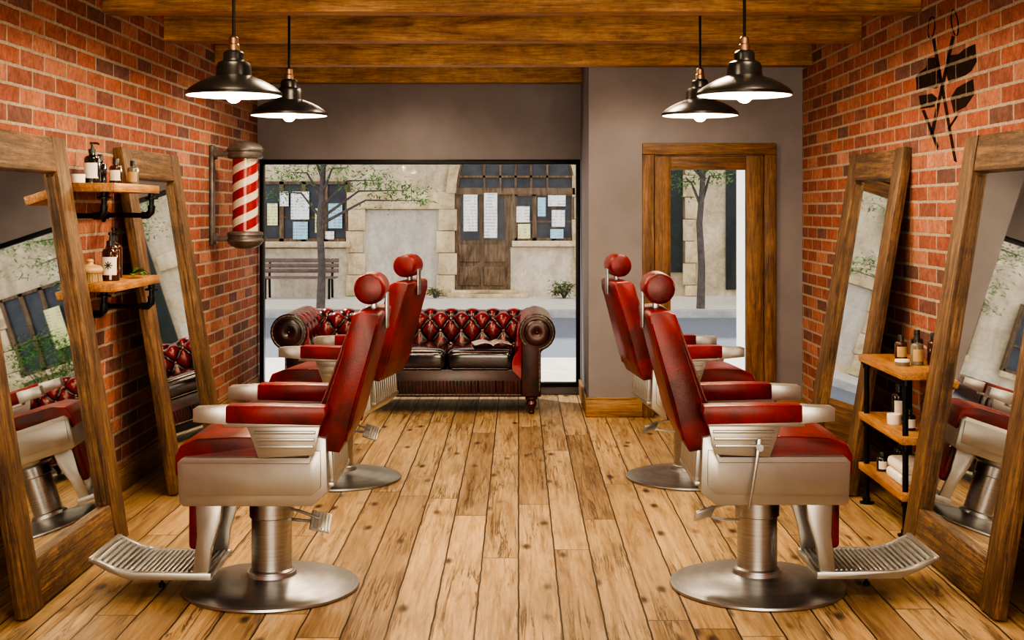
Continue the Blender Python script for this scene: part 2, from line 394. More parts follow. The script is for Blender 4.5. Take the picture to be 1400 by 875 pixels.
# ------------------------------------------------------------------ barber chairs (face -x)
def make_chair(label):
    t = thing('barber_chair', label, 'chair', group='red leather barber chairs')
    build('base', one(lathe, [(0, 0), (.345, 0), (.35, .006), (.348, .014), (.32, .024), (.22, .036), (.14, .046), (.10, .056), (.095, .07), (0, .07)], 64), m_steel, t)
    build('column', one(lathe, [(0, .05), (.090, .06), (.088, .075), (.080, .082), (.080, .285), (.088, .290), (.088, .345), (.11, .36), (.12, .395), (0, .395)], 48), m_steel, t)
    prof = [(-.300, .400), (-.285, .388), (.205, .388), (.265, .44), (.258, .645), (.222, .652), (.205, .60), (.19, .572), (-.288, .572), (-.308, .552)]
    sh = build('seat_shell', one(prism, prof, 'y', -.278, .278, .003, 2), m_champ, t)
    for s in (-1, 1):
        y = s * .279
        build('side_plate', one(prism, [(-.280, .430), (.205, .430), (.240, .462), (.238, .60), (.215, .60), (.195, .552), (-.292, .552)], 'y', y - .008, y + .008, .002), m_champ, sh)
    bm = B()
    for k in range(11):
        y = -.21 + .042 * k
        prism(bm, [(.258, .47), (.281, .47), (.271, .625), (.250, .625)], 'y', y - .011, y + .011, .004)
    for z in (.462, .632): box(bm, .252 - (z - .46) * .05, .283 - (z - .46) * .06, -.24, .24, z - .008, z + .008, .003)
    build('rear_grille', bm, m_champ, sh)
    prof = [(-.326, .50), (-.309, .49), (-.296, .56), (.215, .56), (.215, .640), (-.10, .646), (-.24, .638), (-.308, .612), (-.326, .57)]
    bm = one(prism, prof, 'y', -.24, .24, .007, 3)
    build('seat_cushion', bm, m_pleat, t, 50)
    # back
    bm = one(prism, [(.205, .60), (.305, .585), (.350, .68), (.422, .95), (.455, 1.085), (.458, 1.108), (.448, 1.120), (.382, 1.124), (.356, 1.114), (.346, 1.085), (.312, .95), (.262, .80)], 'y', -.25, .25, .006, 2)
    for v in bm.verts: v.co.y *= 1 - .05 * max(0, (v.co.z - .7)) / .4 - (.09 * min(1, (v.co.z - 1.08) / .04) ** 2 if v.co.z > 1.08 else 0)
    bk = build('backrest', bm, m_red, t, 45)
    bm = one(prism, [(.185, .68), (.23, .66), (.285, .80), (.370, 1.085), (.338, 1.08), (.238, .80)], 'y', -.19, .19, .016, 4)
    build('back_cushion', bm, m_pleat, bk, 50)
    for s in (-1, 1):
        build('piping', one(tube, [(.328, s * .249, .63), (.366, s * .247, .78), (.412, s * .243, .94), (.450, s * .237, 1.075)], .005, 8), m_red, bk)
    # head rest: flat ended padded roll above the back
    pr = [(0, -.105), (.048, -.105), (.056, -.102), (.061, -.096), (.063, -.07), (.064, 0), (.063, .07), (.061, .096), (.056, .102), (.048, .105), (0, .105)]
    hd = build('headrest', one(lathe, pr, 36, Matrix.Translation((.402, 0, 1.203)) @ Matrix.Rotation(PI / 2, 4, 'X')), m_red, t, 40)
    bm = B()
    box(bm, .456, .468, -.03, .03, 1.04, 1.185, .004, 2); box(bm, .40, .42, -.03, .03, 1.10, 1.16, .003)
    build('headrest_bracket', bm, m_steel, hd)
    for s in (-1, 1):
        y = s * .30
        bm = B()
        prism(bm, [(-.232, .718), (-.232, .768), (-.108, .774), (-.108, .708)], 'y', y - .042, y + .042, .002, 2)
        box(bm, -.12, .245, y - .036, y + .036, .697, .715, .003)
        a = build('armrest', bm, m_champ, t)
        bm = one(prism, [(-.108, .715), (-.108, .779), (.05, .780), (.262, .774), (.268, .745), (.25, .706), (.0, .711)], 'y', y - .044, y + .044, .004, 2)
        build('arm_pad', bm, m_red, a, 45)
        bm = one(prism, [(-.04, .70), (.24, .70), (.215, .585), (.005, .575)], 'y', s * .282 - .018, s * .282 + .018, .003, 2)
        p = build('side_panel', bm, m_champ, t)
        for k in range(3):
            z = .612 + .027 * k
            build('panel_rib', one(box, .015 - (z - .58) * .3, .210 + (z - .58) * .15, s * .303 - .006, s * .303 + .006, z, z + .013, .003), m_champ, p)
        bm = one(prism, [(-.262, .41), (-.155, .41), (-.165, .31), (-.20, .20), (-.215, .085), (-.275, .085), (-.256, .25)], 'y', s * .168 - .015, s * .168 + .015, .004)
        build('leg_bracket', bm, m_champ, t)
    build('calf_pad', one(box, -.296, -.240, -.16, .16, .19, .40, .02, 4), m_red, t, 60)
    # foot rest: ribbed plate with a slightly raised toe
    bm = B()
    for s in (-1, 1):
        y = s * .176
        prism(bm, [(-.20, .080), (-.20, .108), (-.50, .112), (-.575, .128), (-.660, .166), (-.668, .152), (-.60, .114), (-.52, .082)], 'y', y - .012, y + .012, .003)
    box(bm, -.676, -.654, -.188, .188, .152, .169, .004)
    box(bm, -.24, -.20, -.18, .18, .084, .104, .003)
    ft = build('footrest', bm, m_champ, t)
    bm = B()
    for k in range(15):
        x = -.224 - k * .0195
        box(bm, x - .0062, x + .0062, -.163, .163, .094, .112, .003)
    box(bm, -.51, -.205, -.166, .166, .090, .098)
    build('foot_plate', bm, m_steel2, ft)
    bm = B(); prism(bm, [(-.505, .090), (-.505, .098), (-.575, .116), (-.660, .154), (-.660, .145), (-.58, .108)], 'y', -.166, .166)
    for k in range(7):
        x = -.522 - k * .0195; z = .102 + max(0, -.505 - x) * .24 + max(0, -.575 - x) * .20
        box(bm, x - .0064, x + .0064, -.163, .163, z - .006, z + .010, .003)
    build('toe_plate', bm, m_steel2, ft)
    bm = B(); lathe(bm, [(0, 0), (.013, 0), (.013, .014), (.006, .018), (.006, .09), (0, .09)], 12, Matrix.Translation((-.44, 0, .003)))
    build('foot_peg', bm, m_black, ft)
    # pump pedal and recline lever
    bm = B(); tube(bm, [(.07, -.03, .325), (.12, -.05, .318), (.20, -.06, .292)], .006); tube(bm, [(.07, .02, .27), (.13, 0, .268), (.18, -.03, .272)], .006)
    pd = build('pedal_arm', bm, m_steel, t)
    Mx = Matrix.Translation((.205, -.06, .278)) @ Matrix.Rotation(.55, 4, 'X') @ Matrix.Rotation(.30, 4, 'Y')
    bm = one(box, -.040, .040, -.05, .05, -.006, .006, .003, 2, Mx)
    for k in range(6): box(bm, -.033 + k * .0132 - .003, -.033 + k * .0132 + .003, -.045, .045, .006, .011, 0, 2, Mx)
    build('pedal', bm, m_steel2, pd)
    bm = B(); prism(bm, [(.038, .650), (.056, .648), (.064, .56), (.092, .385), (.082, .383), (.054, .55)], 'y', .312, .320, .003); lathe(bm, [(0, -.010), (.014, -.010), (.014, .010), (0, .010)], 16, Matrix.Translation((.048, .318, .615)) @ Matrix.Rotation(PI / 2, 4, 'X'))
    build('recline_lever', bm, m_steel, t)
    return t
ch = make_chair('red leather barber chair nearest the camera on the left, footrest toward the cropped mirror')
ch.location = (-.99, 5.28, 0)
c2 = dup(ch); c2.location = (-1.01, 7.40, 0); c2.rotation_euler.z = -.17; c2['label'] = 'red leather barber chair on the left, further back, beside the sofa'
c3 = dup(ch); c3.location = (.960, 5.30, 0); c3.rotation_euler.z = PI; c3['label'] = 'red leather barber chair nearest the camera on the right, thin lever on its side'
c4_ = dup(ch); c4_.location = (.955, 7.42, 0); c4_.rotation_euler.z = PI + .10; c4_['label'] = 'red leather barber chair on the right, further back, in front of the door'

# ------------------------------------------------------------------ leaning mirrors
def mirror(label, loc, rotz, W, Ht=1.86, lean=.159, sw=.165, th=.05):
    t = thing('leaning_mirror', label, 'mirror', loc, (0, -lean, rotz), 'wood framed leaning mirrors')
    for s in (-1, 1):
        y = s * (W / 2 - sw / 2)
        bm = one(box, -th, 0, y - sw / 2, y + sw / 2, 0, Ht, .006, 2)
        for v in bm.verts: v.co.x += .003 * math.sin(v.co.z * 9 + s)
        build('frame_stile', bm, m_wz, t)
    for z0, z1 in ((0.0, sw + .02), (Ht - sw, Ht)):
        build('frame_rail', one(box, -th, -.004, -W / 2 + sw, W / 2 - sw, z0 + .002, z1 - .002, .006, 2), m_wy, t)
    i0, i1 = -W / 2 + sw, W / 2 - sw
    build('inner_bead', one(prism, [(i0, sw), (i0 + .02, sw + .04), (i0 + .02, Ht - sw - .02), (i0, Ht - sw)], 'x', -.042, -.018), m_wz, t)
    build('inner_bead', one(prism, [(i1, sw), (i1 - .02, sw + .04), (i1 - .02, Ht - sw - .02), (i1, Ht - sw)], 'x', -.042, -.018), m_wz, t)
    build('mirror_pane', one(box, -.046, -.036, i0 - .01, i1 + .01, sw, Ht - sw + .01), m_mirror, t, 0)
mirror('large wood framed mirror leaning on the left wall, cropped by the left photo edge', (-1.80, 5.46, .010), 0, 1.24)
mirror('wood framed mirror leaning on the left brick wall behind the wall shelves', (-1.80, 7.53, .010), 0, 1.16)
mirror('large wood framed mirror leaning on the right wall, cropped by the right photo edge', (1.745, 5.42, .010), PI, 1.18)
mirror('wood framed mirror leaning on the right brick wall beyond the standing shelf unit', (1.735, 7.49, .010), PI, 1.12)

# ------------------------------------------------------------------ chesterfield sofa (front -y)
sofa = thing('chesterfield_sofa', 'dark oxblood tufted leather sofa with rolled arms below the shop window', 'sofa', (-.78, 10.15, 0))
def resample(pts, n):
    P = [Vector(p) for p in pts]; Ls = [0]
    for a, b in zip(P, P[1:]): Ls.append(Ls[-1] + (b - a).length)
    out = []
    for i in range(n + 1):
        s = Ls[-1] * i / n; k = 0
        while k < len(P) - 2 and Ls[k + 1] < s: k += 1
        out.append((P[k].lerp(P[k + 1], (s - Ls[k]) / max(1e-9, Ls[k + 1] - Ls[k])), s))
    return out, Ls[-1]
def tufted(prof, along, u0, u1, nu, nv, a, b, amp, smax, sgn=1, s0=0.):
    """sweep a profile along an axis and quilt it with diamond tufts; returns bmesh and button spots"""
    S, tot = resample(prof, nv); bm = B(); rows = []; spots = []
    def place(p2, u): return Vector((u, p2.x, p2.y)) if along == 'x' else Vector((p2.x, u, p2.y))
    nor = []
    for i in range(nv + 1):
        d = (S[min(i + 1, nv)][0] - S[max(i - 1, 0)][0]).normalized(); nor.append(Vector((-d.y, d.x)) * sgn)
    for i in range(nv + 1):
        p, s = S[i]; row = []
        w = min(1, max(0, (smax - s) / (.15 * smax) + .0)) if smax < 9 else 1.
        for j in range(nu + 1):
            u = u0 + (u1 - u0) * j / nu
            pp = u / a + (s - s0) / b; qq = u / a - (s - s0) / b
            h = (abs(math.sin(PI * pp / 1) * math.sin(PI * qq / 1))) ** .45
            row.append(bm.verts.new(place(p + nor[i] * (amp * (h * w + (1 - w) * .6) - amp * .4), u)))
        rows.append(row)
    for r0, r1 in zip(rows, rows[1:]):
        for j in range(nu): bm.faces.new((r0[j], r0[j + 1], r1[j + 1], r1[j]))
    for e in (0, -1):
        bm.faces.new([r[e] for r in rows])
    k = 0
    while s0 + k * b / 2 < min(smax, tot):
        s = s0 + k * b / 2
        if s > .02:
            i = min(nv, int(round(s / tot * nv)))
            n = int((u1 - u0) / a) + 2
            for j in range(-n, n + 1):
                u = a * (j + (.5 if k % 2 else 0))
                if u0 + .03 < u < u1 - .03: spots.append(place(S[i][0] - nor[i] * amp * .3, u))
        k += 1
    return bm, spots
build('base', one(box, -.91, .91, -.415, .42, .125, .33, .012, 2), m_oxp, sofa)
# back
cy, cz, rr = .33, .585, .125
prof = [(.19, .33), (.205, .46)] + [(cy + rr * math.cos(t_), cz + rr * math.sin(t_)) for t_ in [PI * (1.02 - k * .09) for k in range(15)]] + [(.40, .40), (.40, .13)]
bm, spots = tufted(prof, 'x', -.93, .93, 192, 76, .165, .21, .040, .50, 1, .02)
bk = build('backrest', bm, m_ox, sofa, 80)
btn = None
for p in spots:
    if p.z < .44: continue
    if btn is None:
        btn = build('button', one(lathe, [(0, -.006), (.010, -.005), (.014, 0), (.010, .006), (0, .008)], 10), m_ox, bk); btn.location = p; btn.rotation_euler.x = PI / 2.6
    else:
        o = btn.copy(); C.objects.link(o); o.location = p
# arms
for s in (-1, 1):
    cx, cz2, r2 = .915, .605, .128
    ang = [PI * (1.05 - k * .095) for k in range(17)]
    prof = [(.745, .32), (.765, .45), (.785, .56)] + [(cx + r2 * math.cos(t_), cz2 + r2 * math.sin(t_)) for t_ in ang] + [(.93, .44), (.93, .125)]
    prof = [(s * x, z) for x, z in prof]
    bm, sp = tufted(prof, 'y', -.42, .40, 84, 70, .17, .22, .034, .50, s, .06)
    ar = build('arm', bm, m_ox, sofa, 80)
    fp = [(s * .80, .13), (s * .80, .50)] + [(s * (cx + .138 * math.cos(t_)), cz2 + .138 * math.sin(t_)) for t_ in [PI * (1.2 - k * .1) for k in range(17)]] + [(s * .945, .46), (s * .945, .13)]
    af = build('arm_facing', one(prism, fp, 'y', -.445, -.405, .012, 3), m_oxp, ar, 50)
    # padded scroll roundel with a button, slightly domed
    dm = [(.100, -.004), (.098, .006), (.085, .013), (.055, .018), (.024, .014), (.014, .008), (0, .006)]
    build('scroll_roundel', one(lathe, dm, 36, Matrix.Translation((s * cx, -.441, cz2)) @ Matrix.Rotation(PI / 2, 4, 'X')), m_oxp, af, 70)
    build('scroll_button', one(lathe, [(0, -.010), (.010, -.008), (.013, 0), (.010, .006), (0, .006)], 14, Matrix.Translation((s * cx, -.452, cz2)) @ Matrix.Rotation(-PI / 2, 4, 'X')), m_oxp, af, 60)
    P_, tot_ = resample([(s * (cx + .122 * math.cos(t_)), cz2 + .122 * math.sin(t_)) for t_ in [PI * (1.3 - k * .05) for k in range(36)]] + [(s * .935, .44 - .03 * k) for k in range(10)], 150)
    bm = B(); tube(bm, [(p[0].x, -.446, p[0].y) for p in P_], [.003 + .0035 * abs(math.sin(PI * i / 5)) for i in range(151)], 8)
    build('facing_studs', bm, m_pewter, af, 60)
    for p in sp:
        if p.z < .44: continue
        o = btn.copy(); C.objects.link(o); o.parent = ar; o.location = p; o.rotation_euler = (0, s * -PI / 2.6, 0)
for k in range(3):
    x0 = -.745 + k * .4967
    bm = one(box, x0 + .004, x0 + .4927, -.435, .235, .325, .475, .045, 5)
    bmesh.ops.subdivide_edges(bm, edges=[e for e in bm.edges if e.calc_length() > .2], cuts=6, use_grid_fill=True)
    for v in bm.verts:
        if v.co.z > .44: v.co.z += .022 * max(0, 1 - ((v.co.x - x0 - .248) / .25) ** 2) * max(0, 1 - ((v.co.y + .1) / .34) ** 2)
    cu = build('seat_cushion', bm, m_oxcush, sofa, 80)
    for z in (.462, .337): build('cushion_piping', one(tube, [(x0 + .04, -.433, z), (x0 + .457, -.433, z)], .006, 8), m_oxp, cu)
bm = B(); tube(bm, [(-.90 + k * .0061, -.417, .142) for k in range(296)], [.003 + .003 * abs(math.sin(PI * k / 5)) for k in range(296)], 6)
build('nailhead_trim', bm, m_pewter, sofa)
bm = B()
for k in range(70):
    x = -.895 + k * .02595; tube(bm, [(x, -.414, .16), (x, -.415, .245)], .008, 6)
build('pleated_border', bm, m_oxp, sofa, 60)
for sx in (-1, 1):
    for sy in (-1, 1):
        o = build('leg', one(lathe, [(0, 0), (.018, 0), (.024, .012), (.018, .025), (.026, .045), (.042, .075), (.034, .10), (.046, .112), (.046, .128), (0, .128)], 20, Matrix.Translation((sx * .875, sy * .39 - .01, 0))), m_legwood, sofa)
# magazine
mg = thing('magazine', 'open glossy magazine lying on the right end of the dark sofa', 'magazine', (-.205, 9.90, .499), (0, 0, .15))
m_page = M('glossy_pages', (.72, .71, .69), .25, 0, .15, 9, 0, .3); m_cover = M('printed_page', (.40, .39, .40), .25, 0, .9, 26, 0, .3)
for s, mt, nm in ((-1, m_page, 'page'), (1, m_cover, 'page')):
    bm = B(); n = 10; top = []; bot = []
    for k in range(n + 1):
        u = k / n; z = .004 + .022 * math.sin(PI * min(1, u * 1.05)) * (1 - .5 * u)
        top.append((s * u * .140, z + .006)); bot.append((s * u * .140, z))
    prism(bm, top + bot[::-1], 'y', -.11, .11); build(nm, bm, mt, mg)
build('spine', one(box, -.005, .005, -.11, .11, 0, .008, .001), m_page, mg)

# ------------------------------------------------------------------ barber pole on the left wall
bp = thing('barber_pole', 'red and white striped barber pole with metal domes on the left brick wall', 'barber pole', (-1.895, 9.13, 1.24))
bm = B(); box(bm, XL + 1.895, XL + 1.895 + .03, -.035, .035, .03, .72, .008)
for z in (.07, .66): box(bm, XL + 1.92, -.05, -.018, .018, z - .018, z + .018, .006); lathe(bm, [(0, 0), (.04, 0), (.04, .02), (0, .022)], 16, Matrix.Translation((XL + 1.925, 0, z)) @ Matrix.Rotation(PI / 2, 4, 'Y'))
build('bracket', bm, m_pewter, bp)
build('striped_cylinder', one(lathe, [(0, .10), (.088, .10), (.088, .64), (0, .64)], 48), m_stripe, bp)
top = [(.088, .622), (.110, .625), (.122, .633), (.125, .648), (.117, .655), (.117, .672), (.124, .678), (.126, .690), (.118, .703), (.10, .722), (.065, .739), (0, .747)]
build('dome_cap', one(lathe, top, 40), m_pewter, bp)
build('dome_cap', one(lathe, [(r, .745 - z) for r, z in top], 40), m_pewter, bp)

# ------------------------------------------------------------------ small toiletries
m_amber = M('brown_glass', (.055, .018, .008), .1, 0, .3, 10, 0, .6)
m_dark = M('black_glass', (.012, .011, .012), .12, 0, .3, 10, 0, .6)
m_label = M('paper_label', (.75, .72, .66), .6, 0, .06, 30)
m_tan = M('kraft_label', (.50, .34, .16), .6, 0, .1, 30)
m_cap = M('black_plastic', (.02, .02, .02), .35, 0, .2, 20)
m_whitep = M('white_plastic', (.82, .80, .75), .35, 0, .04, 20)
m_clear = M('green_grey_glass', (.16, .15, .11), .08, 0, .2, 10, 0, .7)
def arc_label(r, z0, z1, a0=-2.5, a1=-.6, n=14):
    bm = B(); t = []
    for k in range(n + 1):
        a = a0 + (a1 - a0) * k / n
        t.append((bm.verts.new((r * math.cos(a), r * math.sin(a), z0)), bm.verts.new((r * math.cos(a), r * math.sin(a), z1))))
    for p, q in zip(t, t[1:]): bm.faces.new((p[0], q[0], q[1], p[1]))
    return bm
def bottle(label, loc, h, r, body, lab=None, pump=False, mark=False, name=None, cap=None, group=None):
    t = thing(name or ('pump_bottle' if pump else 'bottle'), label, 'bottle', loc, group=group)
    bh = h * (.68 if pump else .76)
    b = build('bottle_body', one(lathe, [(0, 0), (r * .94, 0), (r, r * .08), (r, bh * .86), (r * .85, bh * .95), (r * .42, bh), (r * .40, bh + h * .06), (0, bh + h * .06)], 28), body, t)
    if lab:
        lb = build('paper_label', arc_label(r * 1.012, bh * .18, bh * .72), lab, b)
        if mark:
            bm = B()
            for k in range(4):
                a = k * PI / 4; zc = bh * .47; q = r * .45
                tube(bm, [(-q * math.cos(a), -r * 1.02 + .2 * q * abs(math.cos(a)), zc - q * math.sin(a)), (0, -r * 1.03, zc), (q * math.cos(a), -r * 1.02 + .2 * q * abs(math.cos(a)), zc + q * math.sin(a))], .0028, 6)
            build('label_mark', bm, m_cap, b)
    if pump:
        bm = B(); lathe(bm, [(0, bh + h * .04), (r * .48, bh + h * .04), (r * .48, bh + h * .14), (r * .2, bh + h * .15), (r * .16, h * .93), (r * .3, h * .935), (r * .3, h * .985), (0, h)], 18)
        tube(bm, [(0, 0, h * .96), (r * .7, -r * .4, h * .96), (r * 1.0, -r * .55, h * .93)], .0055, 8)
        build('pump_head', bm, m_cap, t)
    else:
        build('cap', one(lathe, [(0, bh + h * .03), (r * .5, bh + h * .03), (r * .5, h * .98), (r * .46, h), (0, h)], 18), cap or m_cap, t)
    return t
def jar(label, loc, h, r, body, lid):
    t = thing('jar', label, 'jar', loc)
    build('jar_body', one(lathe, [(0, 0), (r * .95, 0), (r, h * .1), (r, h * .62), (0, h * .62)], 24), body, t)
    build('lid', one(lathe, [(0, h * .62), (r * 1.04, h * .62), (r * 1.04, h * .95), (r * .98, h), (0, h)], 24), lid, t)

# wall shelves on the left
def wall_shelf(label, zt):
    t = thing('wall_shelf', label, 'shelf', (XL, 6.51, zt), group='wooden wall shelves with pipe brackets')
    build('shelf_board', one(box, 0, .26, -.385, .385, -.042, 0, .004), m_shelf, t)
    for y, out in ((-.25, .15), (.27, .23)):
        bm = B(); z = -.155
        lathe(bm, [(0, 0), (.036, 0), (.036, .008), (.02, .012), (.02, .03), (0, .03)], 20, Matrix.Translation((0, y, z)) @ Matrix.Rotation(PI / 2, 4, 'Y'))
        tube(bm, [(.01, y, z), (out, y, z)], .013)
        tube(bm, [(out - .03, y, z), (out, y, z), (out + .018, y, z + .018), (out + .02, y, z + .05)], .019)
        tube(bm, [(out + .02, y, z + .02), (out + .02, y, -.045)], .013)
        lathe(bm, [(0, 0), (.034, 0), (.034, .008), (.018, .012), (.018, .03), (0, .03)], 20, Matrix.Translation((out + .02, y, -.073)) @ Matrix.Identity(4))
        build('pipe_bracket', bm, m_black, t)
ZU, ZL = 1.640, 1.172
wall_shelf('upper wooden wall shelf on black pipe brackets, left brick wall', ZU)
wall_shelf('lower wooden wall shelf on black pipe brackets, left brick wall', ZL)
jar('small white lidded jar on the upper wall shelf, left of the black pump bottle', (-2.075, 6.20, ZU), .042, .033, m_whitep, m_whitep)
bottle('black pump bottle with a pale label on the upper wall shelf', (-2.04, 6.30, ZU), .20, .038, m_dark, m_label, True)
bottle('slim dark bottle standing behind the black pump bottle on the upper wall shelf', (-2.09, 6.58, ZU), .15, .03, m_dark)
bottle('small amber bottle with a pale label on the upper wall shelf', (-1.985, 6.49, ZU), .125, .031, m_amber, m_label)
bottle('short bottle with black cap at the far end of the upper wall shelf', (-1.985, 6.78, ZU), .125, .03, m_clear, m_tan)
br = thing('scrub_brush', 'round wooden scrub brush with bristles on the lower wall shelf', 'brush', (-2.03, 6.235, ZL))
m_brushw = M('pale_turned_wood', (.50, .33, .16), .4, 0, .15, 20)
build('wooden_handle', one(lathe, [(0, .045), (.058, .045), (.062, .055), (.058, .068), (.04, .078), (.018, .083), (.015, .09), (.019, .10), (.012, .108), (0, .11)], 28), m_brushw, br)
bm = B()
for k in range(150):
    a = random.random() * 2 * PI; q = .052 * math.sqrt(random.random()); tube(bm, [(q * math.cos(a), q * math.sin(a), .047), (q * 1.13 * math.cos(a), q * 1.13 * math.sin(a), 0.001)], .0028, 4)
build('bristles', bm, M('bristle', (.46, .33, .17), .8, 0, .2, 40), br)['kind'] = 'stuff'
bottle('brown pump bottle with white label and black starburst mark on the lower wall shelf', (-1.965, 6.345, ZL), .235, .042, m_amber, m_label, True, True)
bottle('brown pump bottle standing behind the starburst bottle on the lower wall shelf', (-2.035, 6.62, ZL), .255, .042, m_amber, m_label, True)
m_leaf = M('green_leaf', (.07, .16, .03), .5, 0, .35, 12)
lf = thing('leaf_sprig', 'green leaf sprig lying on the lower wall shelf beside the pump bottles', 'leaf', (-1.945, 6.62, ZL + .004))
for k in range(5):
    a = -1.2 + k * .5 + random.random() * .2; bm = B(); ln = .09; P_ = []
    for i in range(7):
        u = i / 6; wd = .018 * math.sin(PI * min(.98, u * .96 + .04)); z = .006 + .030 * math.sin(PI * u) * (.4 + .2 * k)
        P_.append([(u * ln * math.cos(a) + q * wd * -math.sin(a), u * ln * math.sin(a) + q * wd * math.cos(a), z + abs(q) * .004) for q in (-1, 0, 1)])
    V = [[bm.verts.new(p) for p in r_] for r_ in P_]
    for r0, r1 in zip(V, V[1:]):
        for i in range(2): bm.faces.new((r0[i], r0[i + 1], r1[i + 1], r1[i]))
    build('leaf', bm, m_leaf, lf)

# standing shelf unit on the right
su = thing('shelf_unit', 'low pipe and wood shelf unit between the two right hand mirrors', 'shelf', (1.91, 6.45, 0))
ZS = (.205, .465, .765)
for z in ZS: build('shelf_board', one(box, -.145, .135, -.39, .39, z - .036, z, .004), m_shelf, su)
for x in (-.115, .105):
    for y in (-.34, .34):
        bm = B(); tube(bm, [(x, y, .012), (x, y, .73)], .014)
        lathe(bm, [(0, 0), (.036, 0), (.036, .008), (.02, .012), (.02, .03), (0, .03)], 20, Matrix.Translation((x, y, 0)))
        for z in ZS: lathe(bm, [(.014, z - .066), (.02, z - .066), (.02, z - .046), (.03, z - .044), (.03, z - .036), (0, z - .036)], 16, Matrix.Translation((x, y, 0)))
        build('pipe_post', bm, m_black, su)
z = ZS[2]
bottle('brown bottle with kraft label at the left of the top shelf, right unit', (1.905, 6.56, z), .125, .03, m_amber, m_tan)
bottle('dark bottle with pale label on the top shelf of the right unit', (1.985, 6.56, z), .15, .031, m_dark, m_label)
bottle('clear greenish bottle with black cap on the top shelf of the right unit', (1.925, 6.36, z), .14, .03, m_clear, m_tan)
bottle('tall amber bottle near the mirror on the top shelf of the right unit', (2.005, 6.36, z), .155, .032, m_amber)
jar('small round tin with white lid at the front of the top shelf, right unit', (1.845, 6.33, z), .03, .034, m_clear, m_whitep)
z = ZS[1]
bottle('tall black bottle on the middle shelf of the right unit', (1.90, 6.58, z), .18, .034, m_dark, m_label)
jar('white lidded jar at the front of the middle shelf of the right unit', (1.84, 6.45, z), .05, .034, m_whitep, m_whitep)
bottle('short dark bottle with pale label at the front of the middle shelf, right unit', (1.86, 6.27, z), .10, .031, m_dark, m_label)
bottle('brown bottle at the back of the middle shelf of the right unit', (2.0, 6.45, z), .15, .032, m_amber, m_label)
z = ZS[0]
bottle('short black bottle at the left of the bottom shelf of the right unit', (1.825, 6.60, z), .095, .03, m_dark, m_label)
bottle('taller black bottle on the bottom shelf, behind the towels', (1.93, 6.66, z), .14, .032, m_dark)
m_towel = M('white_towelling', (.78, .75, .70), .95, 0, .08, 60, .5)
for k, (dx, lab) in enumerate(((0, 'lower folded white towel on the bottom shelf of the right unit'), (.006, 'upper folded white towel on the bottom shelf of the right unit'))):
    t = thing('folded_towel', lab, 'towel', (1.90 + dx, 6.36, z + k * .052), group='folded white towels')
    bm = B()
    pr_ = [(-.085, .0), (.085, .0), (.085, .05), (-.075, .05), (-.088, .042), (-.092, .026), (-.09, .01)]
    prism(bm, pr_, 'y', -.12, .12, .008, 3); build('towel_fold', bm, m_towel, t, 60)
    build('towel_edge', one(box, -.084, .07, -.124, .124, .0235, .0265, .001), m_towel, t)

# ------------------------------------------------------------------ wall decal on the right (crossed barber tools)
def wr(px, py, x=2.068):
    dd = x * 1800. / (px - 709.); return (dd, H - (py - 285.) * dd / 1800.)
bm = B()
def dec(pts):
    prism(bm, [wr(*p) for p in pts], 'x', 2.0682, 2.0696)
def band(pts, wpx):
    for (a, b) in zip(pts, pts[1:]):
        dx, dy = b[0] - a[0], b[1] - a[1]; l = math.hypot(dx, dy); nx, ny = -dy / l * wpx / 2, dx / l * wpx / 2
        dec([(a[0] + nx, a[1] + ny), (b[0] + nx, b[1] + ny), (b[0] - nx, b[1] - ny), (a[0] - nx, a[1] - ny)])
def oval(cx, cy, rx, ry, rot=0, n=18, pt=1.):
    P_ = []
    for k in range(n):
        a = 2 * PI * k / n; x, y = rx * math.cos(a) * abs(math.cos(a)) ** (pt - 1), ry * math.sin(a); P_.append((cx + x * math.cos(rot) - y * math.sin(rot), cy + x * math.sin(rot) + y * math.cos(rot)))
    return P_
P_ = oval(1273, 38, 4.5, 15, .12); band(P_ + P_[:1], 1.4); P_ = oval(1305, 31, 4.5, 18, -.12); band(P_ + P_[:1], 1.4)
# two long thin tools crossing, with blocky folded handles clustered round the crossing
dec([(1274, 53), (1278, 52), (1308, 222), (1304, 220)])
dec([(1301, 49), (1305, 50), (1275, 188), (1271, 186)])
dec([(1252, 104), (1266, 92), (1268, 80), (1279, 78), (1286, 96), (1287, 112), (1280, 121), (1262, 120), (1253, 123)])
dec([(1292, 94), (1296, 76), (1310, 74), (1320, 66), (1333, 60), (1335, 84), (1328, 97), (1318, 104), (1297, 114)])
dec([(1256, 131), (1274, 128), (1281, 134), (1277, 146), (1259, 149)])
dec([(1299, 134), (1308, 120), (1330, 108), (1332, 128), (1320, 146), (1304, 154)])
dec([(1260, 151), (1264, 150), (1283, 200), (1281, 205)]); dec([(1309, 155), (1313, 153), (1297, 178), (1295, 176)])
tag(build('wall_decal', bm, m_decal, None, 0), 'faded black silhouette of crossed barber tools on the right brick wall', 'wall decal')

# ------------------------------------------------------------------ the street outside
m_pave = M('pale_paving', (.66, .63, .58), .85, 0, .12, 6, .1)
m_road = M('asphalt', (.17, .190, .235), .85, 0, .15, 30, .1)
m_kerb = M('kerb_stone', (.44, .43, .42), .8, 0, .15, 8)
struct('sidewalk', one(box, -14, 14, 10.95, 14.3, -.35, -.10), m_pave, label='pale sidewalk just outside the shop window')
struct('road', one(box, -14, 14, 14.3, 21.3, -.40, -.25), m_road, label='asphalt street')
bm = B(); box(bm, -14, 14, 21.3, 21.5, -.40, -.125, .01); struct('curb', bm, m_kerb, label='stone curb across the street')
struct('sidewalk', one(box, -14, 14, 21.5, 24.75, -.40, -.13), m_pave, label='sidewalk in front of the stone building')
bm = one(box, 2.15, 2.7, 11.05, 13.0, -.10, 3.6, .01)
struct('wall_neighbour', bm, m_white, label='white garden wall beside the entrance outside')
D = 24.75
